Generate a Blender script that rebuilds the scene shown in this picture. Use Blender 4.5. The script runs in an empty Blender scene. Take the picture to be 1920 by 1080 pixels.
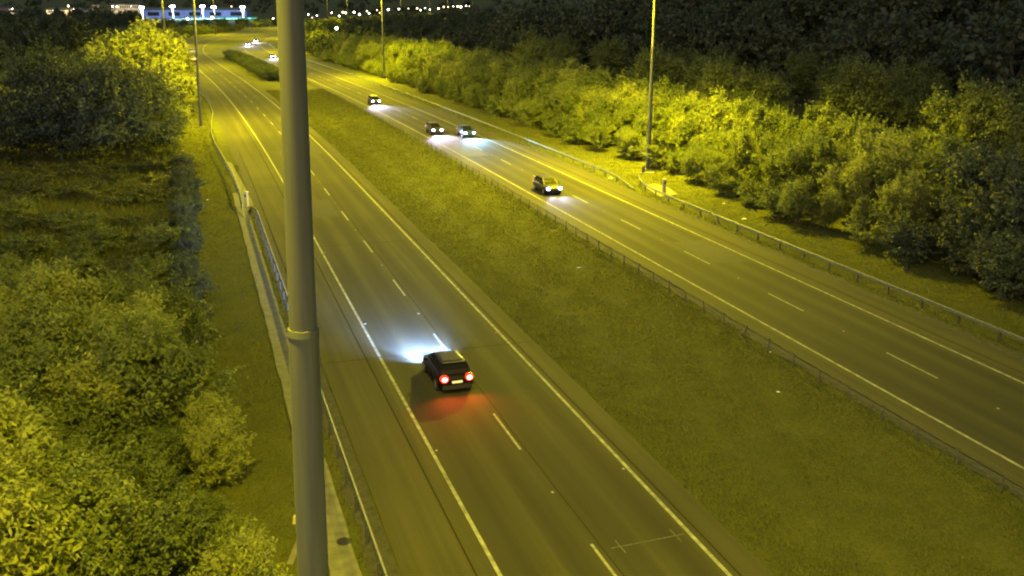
import bpy, math, random
import numpy as np
from mathutils import Vector, Matrix

random.seed(7)
R = math.radians
scene = bpy.context.scene
col = scene.collection

# ------------------------------------------------------------------ camera
CAM_H = 18.48          # camera on its mast, metres over the carriageway
F = 1850.0             # focal length in photo pixels (photo is 1920 wide)
PITCH = math.atan(540.0 / F)
cam_data = bpy.data.cameras.new('camera')
cam_data.sensor_width = 36.0
cam_data.lens = 36.0 * F / 1920.0
cam_data.clip_start = 0.5
cam_data.clip_end = 9000.0
cam = bpy.data.objects.new('camera', cam_data)
cam.location = (0, 0, CAM_H)
cam.rotation_euler = (math.pi / 2 - PITCH, 0, 0)
col.objects.link(cam)
scene.camera = cam

# ------------------------------------------------------------------ night sky, faint moon
SUN_EL, SUN_ROT = R(28), R(200)
world = bpy.data.worlds.new('World')
scene.world = world
world.use_nodes = True
wn, wl = world.node_tree.nodes, world.node_tree.links
wn.clear()
sky = wn.new('ShaderNodeTexSky')
sky.sky_type = 'NISHITA'
sky.sun_disc = False
sky.sun_elevation = SUN_EL
sky.sun_rotation = SUN_ROT
tint = wn.new('ShaderNodeMixRGB')
tint.blend_type = 'MULTIPLY'
tint.inputs['Fac'].default_value = 1.0
tint.inputs['Color2'].default_value = (1.0, 0.86, 0.66, 1)
bg = wn.new('ShaderNodeBackground')
SKY_STRENGTH = 0.14
bg.inputs['Strength'].default_value = SKY_STRENGTH
wo = wn.new('ShaderNodeOutputWorld')
wl.new(sky.outputs[0], tint.inputs['Color1'])
wl.new(tint.outputs[0], bg.inputs['Color'])
wl.new(bg.outputs[0], wo.inputs['Surface'])
sun = bpy.data.lights.new('moon', 'SUN')
sun.energy = 0.02
sun.angle = R(0.5)
sun.color = (0.8, 0.85, 1.0)
so = bpy.data.objects.new('moon', sun)
so.rotation_euler = (math.pi / 2 - SUN_EL, 0, math.pi - SUN_ROT)
col.objects.link(so)

scene.view_settings.view_transform = 'Standard'
scene.view_settings.look = 'None'
scene.view_settings.exposure = 0.0
scene.view_settings.gamma = 1.0
scene.view_settings.use_curve_mapping = False
scene.render.engine = 'CYCLES'
scene.cycles.max_bounces = 5
scene.cycles.diffuse_bounces = 2
scene.cycles.glossy_bounces = 2
scene.cycles.transmission_bounces = 2
scene.cycles.transparent_max_bounces = 4
scene.cycles.sample_clamp_indirect = 2.0
scene.cycles.use_denoising = True
scene.cycles.filter_width = 2.1        # the camera is slightly soft

SODIUM = (0.95, 0.79, 0.0)
MAST_H = 27.0
# (metres along the road, metres across, power in kW, arm side)
MASTS = [
    (-15.3, -10.9, 135, -1), (129.0, -11.4, 310, 1), (272.0, -11.4, 300, 1), (415.0, -11.4, 300, 1),
    (560.0, -11.4, 260, 1), (700.0, -11.4, 260, 1), (840.0, -11.4, 260, 1), (980.0, -11.4, 260, 1), (1120.0, -11.4, 260, 1),
    (-70.0, 36.4, 190, -1), (73.0, 36.4, 400, -1), (213.0, 36.4, 400, -1), (355.0, 36.4, 300, -1), (500.0, 36.4, 260, -1),
    (640.0, 36.4, 260, -1), (780.0, 36.4, 260, -1), (920.0, 36.4, 260, -1), (1060.0, 36.4, 260, -1),
]

# ------------------------------------------------------------------ helpers
def at(x, y, z=0.0):
    """photo pixel -> point of the place at height z (survey of the site)"""
    u, v = x - 960.0, y - 540.0
    D = F * math.sin(PITCH) + v * math.cos(PITCH)
    Fw = F * math.cos(PITCH) - v * math.sin(PITCH)
    k = (CAM_H - z) / D
    return Vector((u * k, Fw * k, z))

def tag(o, label=None, cat=None, group=None, kind=None):
    if label: o['label'] = label
    if cat: o['category'] = cat
    if group: o['group'] = group
    if kind: o['kind'] = kind
    return o

def empty(name, loc=(0, 0, 0), rz=0.0):
    o = bpy.data.objects.new(name, None)
    o.location = loc
    o.rotation_euler = (0, 0, rz)
    o.empty_display_size = 0.5
    col.objects.link(o)
    return o

def mesh_obj(name, V, Fc, mat, parent=None, smooth=False, uv=None):
    me = bpy.data.meshes.new(name)
    me.from_pydata([tuple(v) for v in V], [], [tuple(f) for f in Fc])
    if smooth:
        me.polygons.foreach_set('use_smooth', [True] * len(me.polygons))
    if uv is not None:
        l = me.uv_layers.new(name='UVMap')
        vi = np.empty(len(me.loops), dtype=np.int32)
        me.loops.foreach_get('vertex_index', vi)
        l.data.foreach_set('uv', np.asarray(uv, dtype=np.float32)[vi].ravel())
    me.materials.append(mat)
    o = bpy.data.objects.new(name, me)
    if parent: o.parent = parent
    col.objects.link(o)
    return o

def np_mesh(name, V, Q, mat):
    """numpy vertices (n,3), faces (m,k) with equal k"""
    me = bpy.data.meshes.new(name)
    n, (m, k) = len(V), Q.shape
    me.vertices.add(n)
    me.vertices.foreach_set('co', V.astype(np.float32).ravel())
    me.loops.add(m * k)
    me.loops.foreach_set('vertex_index', Q.astype(np.int32).ravel())
    me.polygons.add(m)
    me.polygons.foreach_set('loop_start', np.arange(0, m * k, k, dtype=np.int32))
    me.polygons.foreach_set('loop_total', np.full(m, k, dtype=np.int32))
    me.update(calc_edges=True)
    me.materials.append(mat)
    return me

def link(name, me, parent=None, loc=None):
    o = bpy.data.objects.new(name, me)
    if parent: o.parent = parent
    if loc is not None: o.location = loc
    col.objects.link(o)
    return o

class MB:
    def __init__(s): s.V, s.F = [], []
    def add(s, V, Fc):
        b = len(s.V)
        s.V += [Vector(v) for v in V]
        s.F += [tuple(i + b for i in f) for f in Fc]
        return s
    def box(s, c, d, rz=0.0, top=1.0):
        cx, cy, cz = c; dx, dy, dz = d[0] / 2, d[1] / 2, d[2] / 2
        P = []
        for z, k in ((-dz, 1.0), (dz, top)):
            for x, y in ((-dx, -dy), (dx, -dy), (dx, dy), (-dx, dy)):
                x, y = x * k, y * k
                P.append((cx + x * math.cos(rz) - y * math.sin(rz), cy + x * math.sin(rz) + y * math.cos(rz), cz + z))
        return s.add(P, [(3, 2, 1, 0), (4, 5, 6, 7), (0, 1, 5, 4), (1, 2, 6, 5), (2, 3, 7, 6), (3, 0, 4, 7)])
    def tube(s, pts, rad, n=8, cap=True):
        pts = [Vector(p) for p in pts]
        if not hasattr(rad, '__len__'): rad = [rad] * len(pts)
        rings = []
        for i, p in enumerate(pts):
            d = (pts[min(i + 1, len(pts) - 1)] - pts[max(i - 1, 0)]).normalized()
            a = Vector((1, 0, 0)) if abs(d.x) < 0.9 else Vector((0, 1, 0))
            u = d.cross(a).normalized(); v = d.cross(u)
            rings.append([p + (u * math.cos(t) + v * math.sin(t)) * rad[i] for t in [2 * math.pi * k / n for k in range(n)]])
        V = [q for r in rings for q in r]
        Fc = []
        for i in range(len(pts) - 1):
            for k in range(n):
                Fc.append((i * n + k, i * n + (k + 1) % n, (i + 1) * n + (k + 1) % n, (i + 1) * n + k))
        if cap:
            b_ = len(V); V += rings[0] + rings[-1]; Fc.append(tuple(range(b_, b_ + n))); Fc.append(tuple(reversed(range(b_ + n, b_ + 2 * n))))
        return s.add(V, Fc)
    def loft(s, rings, closed=True, caps=True):
        n = len(rings[0])
        V = [p for r in rings for p in r]
        Fc = []
        for i in range(len(rings) - 1):
            for k in range(n if closed else n - 1):
                Fc.append((i * n + k, i * n + (k + 1) % n, (i + 1) * n + (k + 1) % n, (i + 1) * n + k))
        if caps:
            b_ = len(V); V += list(rings[0]) + list(rings[-1]); Fc.append(tuple(reversed(range(b_, b_ + n)))); Fc.append(tuple(range(b_ + n, b_ + 2 * n)))
        return s.add(V, Fc)
    def build(s, name, mat, parent=None, smooth=False):
        o = mesh_obj(name, s.V, s.F, mat, parent, smooth)
        if smooth: o.data.polygons.foreach_set('use_smooth', [len(p.vertices) <= 4 for p in o.data.polygons])
        return o

def copy_tree(o, parent=None):
    c = o.copy(); col.objects.link(c); c.parent = parent
    for ch in list(o.children): copy_tree(ch, c)
    return c

# ------------------------------------------------------------------ the line of the road
# near carriageway's centre line, integrated from its heading (degrees off the camera's forward, + to the right)
HEAD_S = [-200, 75, 240, 330, 420, 640, 760, 1100, 1500]
HEAD_A = [-17.5, -17.8, -20.9, -20.5, -14.0, 4.0, 9.0, 16.0, 24.0]
_ds = 1.0
_S = np.arange(-200, 1500, _ds)
_A = np.radians(np.interp(_S, HEAD_S, HEAD_A))
_X = np.cumsum(np.sin(_A)) * _ds; _Y = np.cumsum(np.cos(_A)) * _ds
_i0 = int(np.argmin(abs(_S)))
_X += 2.8 - _X[_i0]; _Y += 30.9 - _Y[_i0]
def road(s, t, z=0.0):
    x, y, a = np.interp(s, _S, _X), np.interp(s, _S, _Y), np.interp(s, _S, _A)
    return Vector((x + t * math.cos(a), y - t * math.sin(a), z))
def heading(s): return float(np.interp(s, _S, _A))
def road_np(s, t):
    x, y, a = np.interp(s, _S, _X), np.interp(s, _S, _Y), np.interp(s, _S, _A)
    return x + t * np.cos(a), y - t * np.sin(a)
_P2 = np.stack([_X[::8], _Y[::8]], 1); _S8 = _S[::8]; _A8 = _A[::8]
def st_of(x, y):
    """arrays x,y -> (s, t)"""
    x = np.atleast_1d(x).astype(float); y = np.atleast_1d(y).astype(float)
    d = (x[:, None] - _P2[None, :, 0]) ** 2 + (y[:, None] - _P2[None, :, 1]) ** 2
    i = d.argmin(1)
    dx, dy = x - _P2[i, 0], y - _P2[i, 1]
    a = _A8[i]
    return _S8[i] + dx * np.sin(a) + dy * np.cos(a), dx * np.cos(a) - dy * np.sin(a)

def smooth01(x): x = np.clip(x, 0, 1); return x * x * (3 - 2 * x)
def ground_z(x, y):
    x = np.asarray(x, float); y = np.asarray(y, float)
    s, t = st_of(x.ravel(), y.ravel()); s = s.reshape(x.shape); t = t.reshape(x.shape)
    z = 24.0 * smooth01((t - 75) / 130.0) * smooth01((x - 0.02 * y - 10) / 60.0)
    z = z + np.maximum(0, y - 1450) * 0.030 + 6 * np.sin(x / 410 + 1) * smooth01((y - 1500) / 900)
    z = z + 0.25 * np.sin(x / 9.0) * np.sin(y / 11.0 + 1) * smooth01((np.maximum(-t - 15, t - 42)) / 15)
    # shallow swale of the median
    z = z - 0.28 * smooth01((t - 5.6) / 4.5) * smooth01((17.4 - t) / 4.5)
    return z
def gz(x, y): return float(ground_z(np.array([x]), np.array([y]))[0])

# ------------------------------------------------------------------ materials
def new_mat(name):
    m = bpy.data.materials.new(name); m.use_nodes = True
    nt = m.node_tree
    return m, nt, nt.nodes, nt.links, nt.nodes['Principled BSDF']

def simple(name, c, rough=0.6, metal=0.0, emit=None, es=0.0, noise=0.0, nscale=8.0):
    m, nt, N, L, b = new_mat(name)
    b.inputs['Base Color'].default_value = (*c, 1)
    b.inputs['Roughness'].default_value = rough
    b.inputs['Metallic'].default_value = metal
    if emit:
        b.inputs['Emission Color'].default_value = (*emit, 1)
        b.inputs['Emission Strength'].default_value = es
    if noise:
        tc = N.new('ShaderNodeTexCoord'); n = N.new('ShaderNodeTexNoise'); n.inputs['Scale'].default_value = nscale
        n.inputs['Detail'].default_value = 6
        r = N.new('ShaderNodeValToRGB')
        r.color_ramp.elements[0].position = 0.3; r.color_ramp.elements[1].position = 0.7
        r.color_ramp.elements[0].color = (*[v * (1 - noise) for v in c], 1)
        r.color_ramp.elements[1].color = (*[min(1, v * (1 + noise)) for v in c], 1)
        L.new(tc.outputs['Object'], n.inputs['Vector']); L.new(n.outputs['Fac'], r.inputs['Fac'])
        L.new(r.outputs['Color'], b.inputs['Base Color'])
    return m

def ramp(N, stops):
    r = N.new('ShaderNodeValToRGB')
    e = r.color_ramp.elements
    while len(e) < len(stops): e.new(0.5)
    for k, (p, c) in enumerate(stops):
        e[k].position = p; e[k].color = (*c, 1) if len(c) == 3 else c
    return r

def leaf_mat(name, dark, mid, light):
    m, nt, N, L, b = new_mat(name)
    g = N.new('ShaderNodeNewGeometry'); oi = N.new('ShaderNodeObjectInfo')
    tc = N.new('ShaderNodeTexCoord')
    n = N.new('ShaderNodeTexNoise'); n.inputs['Scale'].default_value = 0.9; n.inputs['Detail'].default_value = 3
    L.new(tc.outputs['Object'], n.inputs['Vector'])
    a = N.new('ShaderNodeMath'); a.operation = 'MULTIPLY_ADD'; a.inputs[1].default_value = 0.30
    L.new(g.outputs['Random Per Island'], a.inputs[0])
    s1 = N.new('ShaderNodeMath'); s1.operation = 'MULTIPLY_ADD'; s1.inputs[1].default_value = 0.9; s1.inputs[2].default_value = -0.20
    L.new(n.outputs['Fac'], s1.inputs[0]); L.new(s1.outputs[0], a.inputs[2])
    s2 = N.new('ShaderNodeMath'); s2.operation = 'MULTIPLY_ADD'; s2.inputs[1].default_value = 0.30
    L.new(oi.outputs['Random'], s2.inputs[0]); L.new(a.outputs[0], s2.inputs[2])
    r = ramp(N, [(0.12, dark), (0.5, mid), (0.95, light)])
    L.new(s2.outputs[0], r.inputs['Fac'])
    L.new(r.outputs['Color'], b.inputs['Base Color'])
    b.inputs['Roughness'].default_value = 0.6
    b.inputs['Specular IOR Level'].default_value = 0.3
    tr = N.new('ShaderNodeBsdfTranslucent'); L.new(r.outputs['Color'], tr.inputs['Color'])
    mx = N.new('ShaderNodeMixShader'); mx.inputs['Fac'].default_value = 0.35
    out = N['Material Output']
    L.new(b.outputs[0], mx.inputs[1]); L.new(tr.outputs[0], mx.inputs[2]); L.new(mx.outputs[0], out.inputs['Surface'])
    return m

M = {}
M['leaf'] = leaf_mat('leaf_green', (0.05, 0.064, 0.022), (0.125, 0.15, 0.035), (0.25, 0.27, 0.05))
M['leaf_dark'] = leaf_mat('leaf_dark', (0.035, 0.045, 0.028), (0.062, 0.078, 0.042), (0.11, 0.13, 0.06))
M['leaf_pale'] = leaf_mat('leaf_pale', (0.11, 0.13, 0.035), (0.24, 0.26, 0.05), (0.36, 0.36, 0.08))
M['bramble'] = leaf_mat('leaf_bramble', (0.04, 0.048, 0.02), (0.075, 0.085, 0.03), (0.12, 0.125, 0.04))
M['grass_blade'] = leaf_mat('grass_blades', (0.068, 0.076, 0.014), (0.096, 0.102, 0.018), (0.135, 0.13, 0.025))
M['bark'] = simple('bark', (0.07, 0.06, 0.045), 0.9, noise=0.4, nscale=6)
M['steel'] = simple('galvanised_steel', (0.14, 0.145, 0.12), 0.65, 0.15, noise=0.25, nscale=3)
M['pole'] = simple('dull_painted_steel', (0.095, 0.098, 0.068), 0.85, 0.0, noise=0.18, nscale=5)
_n = M['pole'].node_tree
_mp = _n.nodes.new('ShaderNodeMapping'); _mp.inputs['Scale'].default_value = (5, 5, 0.35)
_tn = [x for x in _n.nodes if x.type == 'TEX_NOISE'][0]; _tc = [x for x in _n.nodes if x.type == 'TEX_COORD'][0]
_n.links.new(_tc.outputs['Object'], _mp.inputs[0]); _n.links.new(_mp.outputs[0], _tn.inputs['Vector']); _tn.inputs['Scale'].default_value = 1.5
M['steel_dark'] = simple('weathered_steel', (0.07, 0.07, 0.065), 0.6, 0.3, noise=0.3, nscale=4)
M['concrete'] = simple('concrete', (0.125, 0.12, 0.075), 0.9, noise=0.25, nscale=2.2)
M['concrete_dark'] = simple('stained_concrete', (0.13, 0.125, 0.11), 0.9, noise=0.35, nscale=1.6)
M['paint'] = simple('road_paint', (0.25, 0.25, 0.15), 0.8, noise=0.45, nscale=2.5)
M['paint_old'] = simple('worn_road_paint', (0.085, 0.083, 0.05), 0.85, noise=0.5, nscale=9)
M['black'] = simple('black_rubber', (0.015, 0.015, 0.016), 0.8)
M['glass'] = simple('car_glass', (0.012, 0.012, 0.015), 0.38)
M['glass'].node_tree.nodes['Principled BSDF'].inputs['Specular IOR Level'].default_value = 0.01
M['rim'] = simple('alloy_rim', (0.35, 0.35, 0.36), 0.35, 0.8)
M['stud'] = simple('reflector_stud', (0.20, 0.20, 0.14), 0.6)
M['phone'] = simple('phone_housing', (0.42, 0.36, 0.16), 0.6, noise=0.15)
M['white'] = simple('white_board', (0.78, 0.78, 0.76), 0.6)
M['litter'] = simple('litter', (0.7, 0.68, 0.6), 0.6)
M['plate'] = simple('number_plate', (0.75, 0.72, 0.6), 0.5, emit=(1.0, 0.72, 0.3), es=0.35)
M['lamp'] = simple('sodium_lamp', (0.8, 0.8, 0.7), 0.4, emit=(1.0, 0.82, 0.35), es=40)
M['lamp_white'] = simple('white_lamp', (0.8, 0.8, 0.8), 0.4, emit=(1.0, 0.93, 0.80), es=14)
M['lamp_cool'] = simple('cool_lamp', (0.8, 0.8, 0.8), 0.4, emit=(0.75, 0.78, 1.0), es=16)
M['lens_violet'] = simple('violet_lens', (0.5, 0.5, 0.7), 0.2, emit=(0.36, 0.30, 1.0), es=2.6)  # glowing lens rim, carries the headlight's glare halo as colour
M['lens_blue'] = simple('blue_lens', (0.4, 0.5, 0.8), 0.2, emit=(0.10, 0.38, 1.0), es=2.6)
M['lens_red'] = simple('red_lens', (0.6, 0.03, 0.02), 0.3, emit=(1.0, 0.035, 0.008), es=1.6)  # red lens, its glow also stands for the tail lamp's halo
M['lamp_warm'] = simple('warm_lamp', (0.8, 0.8, 0.8), 0.4, emit=(1.0, 0.72, 0.35), es=9)
M['head'] = simple('headlight_glass', (0.8, 0.8, 0.8), 0.2, emit=(0.72, 0.70, 1.0), es=40)
M['head_blue'] = simple('blue_headlight_glass', (0.8, 0.8, 0.8), 0.2, emit=(0.45, 0.65, 1.0), es=30)
M['tail'] = simple('tail_light_glass', (0.6, 0.05, 0.04), 0.3, emit=(1.0, 0.16, 0.13), es=13)

def mat_asphalt():
    m, nt, N, L, b = new_mat('asphalt')
    uv = N.new('ShaderNodeUVMap')
    sep = N.new('ShaderNodeSeparateXYZ'); L.new(uv.outputs[0], sep.inputs[0])
    # wheel tracks: darker polished bands, two to a lane (lane 3.65 m, u = metres across from the carriageway's centre)
    def mth(op, a, bv=None, c=None):
        x = N.new('ShaderNodeMath'); x.operation = op
        for i, v in enumerate((a, bv, c)):
            if v is None: continue
            if isinstance(v, (int, float)): x.inputs[i].default_value = v
            else: L.new(v, x.inputs[i])
        return x.outputs[0]
    u = sep.outputs[0]
    w = mth('COSINE', mth('MULTIPLY', u, 2 * math.pi / 1.825))       # maxima at lane line, lane middle
    inlane = mth('LESS_THAN', mth('ABSOLUTE', u), 3.6)
    w = mth('MULTIPLY', w, inlane)
    mp = N.new('ShaderNodeMapping'); mp.inputs['Scale'].default_value = (1.6, 0.035, 1)
    L.new(uv.outputs[0], mp.inputs[0])
    st = N.new('ShaderNodeTexNoise'); st.inputs['Scale'].default_value = 1.0; st.inputs['Detail'].default_value = 5
    L.new(mp.outputs[0], st.inputs['Vector'])
    gr = N.new('ShaderNodeTexNoise'); gr.inputs['Scale'].default_value = 22; gr.inputs['Detail'].default_value = 4
    L.new(uv.outputs[0], gr.inputs['Vector'])
    pt = N.new('ShaderNodeTexNoise'); pt.inputs['Scale'].default_value = 0.08; pt.inputs['Detail'].default_value = 5
    L.new(uv.outputs[0], pt.inputs['Vector'])
    f = mth('ADD', mth('MULTIPLY', w, 0.10), 0.0)
    f = mth('ADD', f, mth('MULTIPLY', st.outputs['Fac'], 0.55))
    f = mth('ADD', f, mth('MULTIPLY', gr.outputs['Fac'], 0.47))
    f = mth('ADD', f, mth('MULTIPLY', pt.outputs['Fac'], 0.45))
    shoulder = mth('MULTIPLY', mth('LESS_THAN', 3.75, mth('ABSOLUTE', u)), 0.14)
    f = mth('ADD', f, shoulder)
    r = ramp(N, [(0.45, (0.022, 0.0205, 0.008)), (0.78, (0.040, 0.0375, 0.013)), (1.0, (0.068, 0.062, 0.020))])
    L.new(f, r.inputs['Fac'])
    L.new(r.outputs['Color'], b.inputs['Base Color'])
    rr = N.new('ShaderNodeMapRange'); rr.inputs['To Min'].default_value = 0.80; rr.inputs['To Max'].default_value = 0.95
    b.inputs['Specular IOR Level'].default_value = 0.22
    L.new(gr.outputs['Fac'], rr.inputs['Value']); L.new(rr.outputs[0], b.inputs['Roughness'])
    bm = N.new('ShaderNodeBump'); bm.inputs['Strength'].default_value = 0.25; bm.inputs['Distance'].default_value = 0.02
    L.new(gr.outputs['Fac'], bm.inputs['Height']); L.new(bm.outputs[0], b.inputs['Normal'])
    return m
M['asphalt'] = mat_asphalt()

def mat_ground():
    m, nt, N, L, b = new_mat('ground_grass')
    tc = N.new('ShaderNodeTexCoord')
    def noise(s, d=6, r=0.6):
        n = N.new('ShaderNodeTexNoise'); n.inputs['Scale'].default_value = s; n.inputs['Detail'].default_value = d
        n.inputs['Roughness'].default_value = r
        L.new(tc.outputs['Object'], n.inputs['Vector']); return n.outputs['Fac']
    big, mid, fine = noise(0.05), noise(0.45), noise(7.0, 5, 0.75)
    def mix(a, bb, f):
        x = N.new('ShaderNodeMath'); x.operation = 'MULTIPLY_ADD'; x.inputs[1].default_value = f
        L.new(a, x.inputs[0])
        if bb is None: x.inputs[2].default_value = 0
        else: L.new(bb, x.inputs[2])
        return x.outputs[0]
    f = mix(big, mix(mid, mix(fine, None, 0.52), 0.26), 0.24)
    r = ramp(N, [(0.34, (0.040, 0.046, 0.010)), (0.50, (0.070, 0.074, 0.015)), (0.60, (0.095, 0.094, 0.019)), (0.75, (0.135, 0.120, 0.028))])
    L.new(f, r.inputs['Fac']); L.new(r.outputs['Color'], b.inputs['Base Color'])
    b.inputs['Roughness'].default_value = 0.95
    b.inputs['Specular IOR Level'].default_value = 0.1
    bm = N.new('ShaderNodeBump'); bm.inputs['Strength'].default_value = 0.7; bm.inputs['Distance'].default_value = 0.12
    L.new(fine, bm.inputs['Height']); L.new(bm.outputs[0], b.inputs['Normal'])
    return m
M['ground'] = mat_ground()
M['soil'] = simple('bare_soil', (0.035, 0.032, 0.02), 0.95, noise=0.4, nscale=3)

# ------------------------------------------------------------------ ground
def build_ground():
    xs = np.unique(np.concatenate([np.arange(-120, 121, 2.0), np.linspace(-2600, -120, 60), np.linspace(120, 2600, 60)]))
    ys = np.unique(np.concatenate([np.arange(-60, 320, 2.0), np.arange(320, 1500, 12), np.linspace(1500, 5200, 70)]))
    Xg, Yg = np.meshgrid(xs, ys)
    Z = np.zeros_like(Xg)
    for i in range(0, len(ys), 20): Z[i:i + 20] = ground_z(Xg[i:i + 20], Yg[i:i + 20])
    V = np.stack([Xg.ravel(), Yg.ravel(), Z.ravel()], 1)
    nx, ny = len(xs), len(ys)
    j, i = np.meshgrid(np.arange(ny - 1), np.arange(nx - 1), indexing='ij')
    a = (j * nx + i).ravel()
    Q = np.stack([a, a + 1, a + nx + 1, a + nx], 1)
    me = np_mesh('ground', V, Q, M['ground'])
    me.polygons.foreach_set('use_smooth', [True] * len(me.polygons))
    o = link('ground', me)
    tag(o, 'rough green-brown grassland under and beside the motorway', kind='structure')
build_ground()

def strip(name, s0, s1, t0, t1, z, mat, parent=None, step=3.0, tc=0.0, nt_=2, tfun=None):
    n = max(2, int(abs(s1 - s0) / step) + 1)
    V, Fc, UV = [], [], []
    for k in range(n):
        s = s0 + (s1 - s0) * k / (n - 1)
        for q in range(nt_):
            t = t0 + (t1 - t0) * q / (nt_ - 1)
            if tfun: t += tfun(s, q)
            V.append(road(s, t, z)); UV.append((t - tc, s))
    for k in range(n - 1):
        for q in range(nt_ - 1):
            a = k * nt_ + q
            Fc.append((a, a + 1, a + nt_ + 1, a + nt_))
    return mesh_obj(name, V, Fc, mat, parent, uv=UV)

def jag(seed, amp):
    r = random.Random(seed); tab = [r.uniform(-1, 1) for _ in range(900)]
    def f(s):
        x = (s + 250) * 0.9; i = int(x); k = x - i
        return amp * (tab[i % 900] * (1 - k) + tab[(i + 1) % 900] * k)
    return f

# carriageways
FAR_C = 22.75
def carriageway(label, tc, tL, tR, seed):
    jl, jr = jag(seed, 0.035), jag(seed + 1, 0.035)
    rd = strip('carriageway', -75, 1400, tL, tR, 0.045, M['asphalt'], tc=tc, step=1.5, nt_=2,
               tfun=lambda s, q: (jl(s) if q == 0 else jr(s)))
    tag(rd, label, kind='structure')
    return rd
near_rd = carriageway('near left carriageway of worn dark asphalt, two lanes and a hard shoulder', 0.0, -6.75, 5.05, 3)
far_rd = carriageway('opposite carriageway beyond the grass median, two lanes and a hard shoulder', FAR_C, 17.75, 28.7, 9)
for rd, tc in ((near_rd, 0.0), (far_rd, FAR_C)):
    for sd in (-1, 1):
        strip('edge_line', -75, 900, tc + sd * 3.65 - 0.075, tc + sd * 3.65 + 0.075, 0.050, M['paint'], rd, step=3)
# lane marks: 4 m long, 8 m gaps
def dash(parent, s_end, tc, proto=[None]):
    a = heading(s_end - 2)
    if proto[0] is None:
        V = [(-0.055, -2, 0), (0.055, -2, 0), (0.055, 2, 0), (-0.055, 2, 0)]
        o = mesh_obj('lane_mark', V, [(0, 1, 2, 3)], M['paint'], parent)
        proto[0] = o
    else:
        o = proto[0].copy(); col.objects.link(o); o.parent = parent
    o.location = road(s_end - 2, tc, 0.050)
    o.rotation_euler = (0, 0, -a)
for k in range(-3, 34): dash(near_rd, 12.0 * k, 0.0)
for k in range(-3, 34): dash(far_rd, 13.4 + 11.85 * k, FAR_C)
# cross shaped survey mark sprayed on the asphalt near the bottom of the view
mk = MB()
a0, b0 = at(1146, 1028, 0.050), at(1283, 1001, 0.050)
d0 = (b0 - a0).normalized(); n0 = Vector((-d0.y, d0.x, 0))
def flat(p, q, w):
    d = (q - p).normalized(); n = Vector((-d.y, d.x, 0)) * w / 2
    mk.add([p - n, q - n, q + n, p + n], [(0, 1, 2, 3)])
flat(a0, b0, 0.05)
for c in (a0 + d0 * 0.35, b0 - d0 * 0.35):
    c = c + Vector((0, 0, 0.003))
    flat(c - n0 * 0.45, c + n0 * 0.45, 0.05)
mk.build('survey_mark', M['paint_old'], near_rd)
M['tar'] = simple('tar', (0.028, 0.026, 0.012), 1.0)
M['tar'].node_tree.nodes['Principled BSDF'].inputs['Specular IOR Level'].default_value = 0.0
M['paint'].node_tree.nodes['Principled BSDF'].inputs['Specular IOR Level'].default_value = 0.15
# joints and tar seams
for s0, s1, t in ((-10, 260, 5.0 - 1.0), (-20, 150, -4.4)):
    strip('tar_seam', s0, s1, t - 0.03, t + 0.03, 0.0485, M['tar'], near_rd, step=2)
strip('tar_seam', -20, 200, FAR_C + 4.6, FAR_C + 4.66, 0.0485, bpy.data.materials['tar'], far_rd, step=2)

M['patch'] = simple('newer_asphalt', (0.026, 0.0235, 0.012), 0.9, noise=0.25, nscale=3)
M['patch_pale'] = simple('older_asphalt', (0.055, 0.050, 0.022), 0.95, noise=0.3, nscale=2)
for s0, s1, t0, t1, mt, rd in ((58, 66, -3.2, -0.4, 'patch', near_rd), (96, 118, 0.3, 3.3, 'patch', near_rd), (33, 40, FAR_C + .4, FAR_C + 3.2, 'patch', far_rd),
                               (88, 104, FAR_C - 3.3, FAR_C - .3, 'patch_pale', far_rd), (-2, 4, FAR_C + 4.7, FAR_C + 5.7, 'patch', far_rd)):
    strip('repair_patch', s0, s1, t0, t1, 0.0475, M[mt], rd, step=3)
for s0 in (-6, 21, 47, 74, 101, 128):
    strip('cross_joint', s0, s0 + 0.05, -6.5, 4.9, 0.0489, bpy.data.materials['tar'], near_rd, step=1)
strip('tar_seam', -20, 200, 0.22, 0.26, 0.0486, bpy.data.materials['tar'], near_rd, step=2, tfun=lambda s, q, f=jag(77, .05): f(s))

# dark margins with a wavy edge right beside the asphalt
js = jag(41, 0.22)
tag(strip('soil_strip', -40, 400, 17.0, 17.7, 0.020, M['soil'], step=1.5, tfun=lambda s, q: js(s) if q == 0 else 0), 'dark soil strip along the median edge of the opposite carriageway', kind='structure')
js2 = jag(45, 0.15)
tag(strip('soil_strip', -40, 260, -7.75, -6.8, 0.020, M['soil'], step=1.5, tfun=lambda s, q: js2(s) if q == 0 else 0), 'dark soil strip between near hard shoulder and steel barrier', kind='structure')
js3 = jag(49, 0.25)
tag(strip('soil_strip', -40, 200, 28.8, 29.5, 0.020, M['soil'], step=1.5, tfun=lambda s, q: js3(s) if q == 1 else 0), 'dark soil strip beside the outer hard shoulder', kind='structure')

# concrete drainage path behind the near barrier
jp = jag(55, 0.05)
pth = strip('path', -30, 72, -9.05, -8.05, 0.060, M['concrete'], step=1.2, tfun=lambda s, q: jp(s + q * 31))
tag(pth, 'pale concrete channel path running behind the near barrier', kind='structure')
pts = [at(462, 378), at(478, 392), at(466, 408), at(452, 372), at(434, 338), at(418, 303), at(430, 306), at(446, 336)]
p2 = mesh_obj('path', [(p.x, p.y, 0.065) for p in (at(420, 303), at(434, 306), at(452, 338), at(476, 385), at(464, 400), at(452, 372), at(436, 334))],
              [(0, 1, 2, 3, 4, 5, 6)], M['concrete'])
tag(p2, 'short pale concrete footpath at the gap in the near barrier', kind='structure')
p3 = mesh_obj('path', [(p.x, p.y, 0.065) for p in (at(1206, 350), at(1228, 345), at(1252, 352), at(1272, 366), at(1238, 370))],
              [(0, 1, 2, 3, 4)], M['concrete'])
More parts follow.
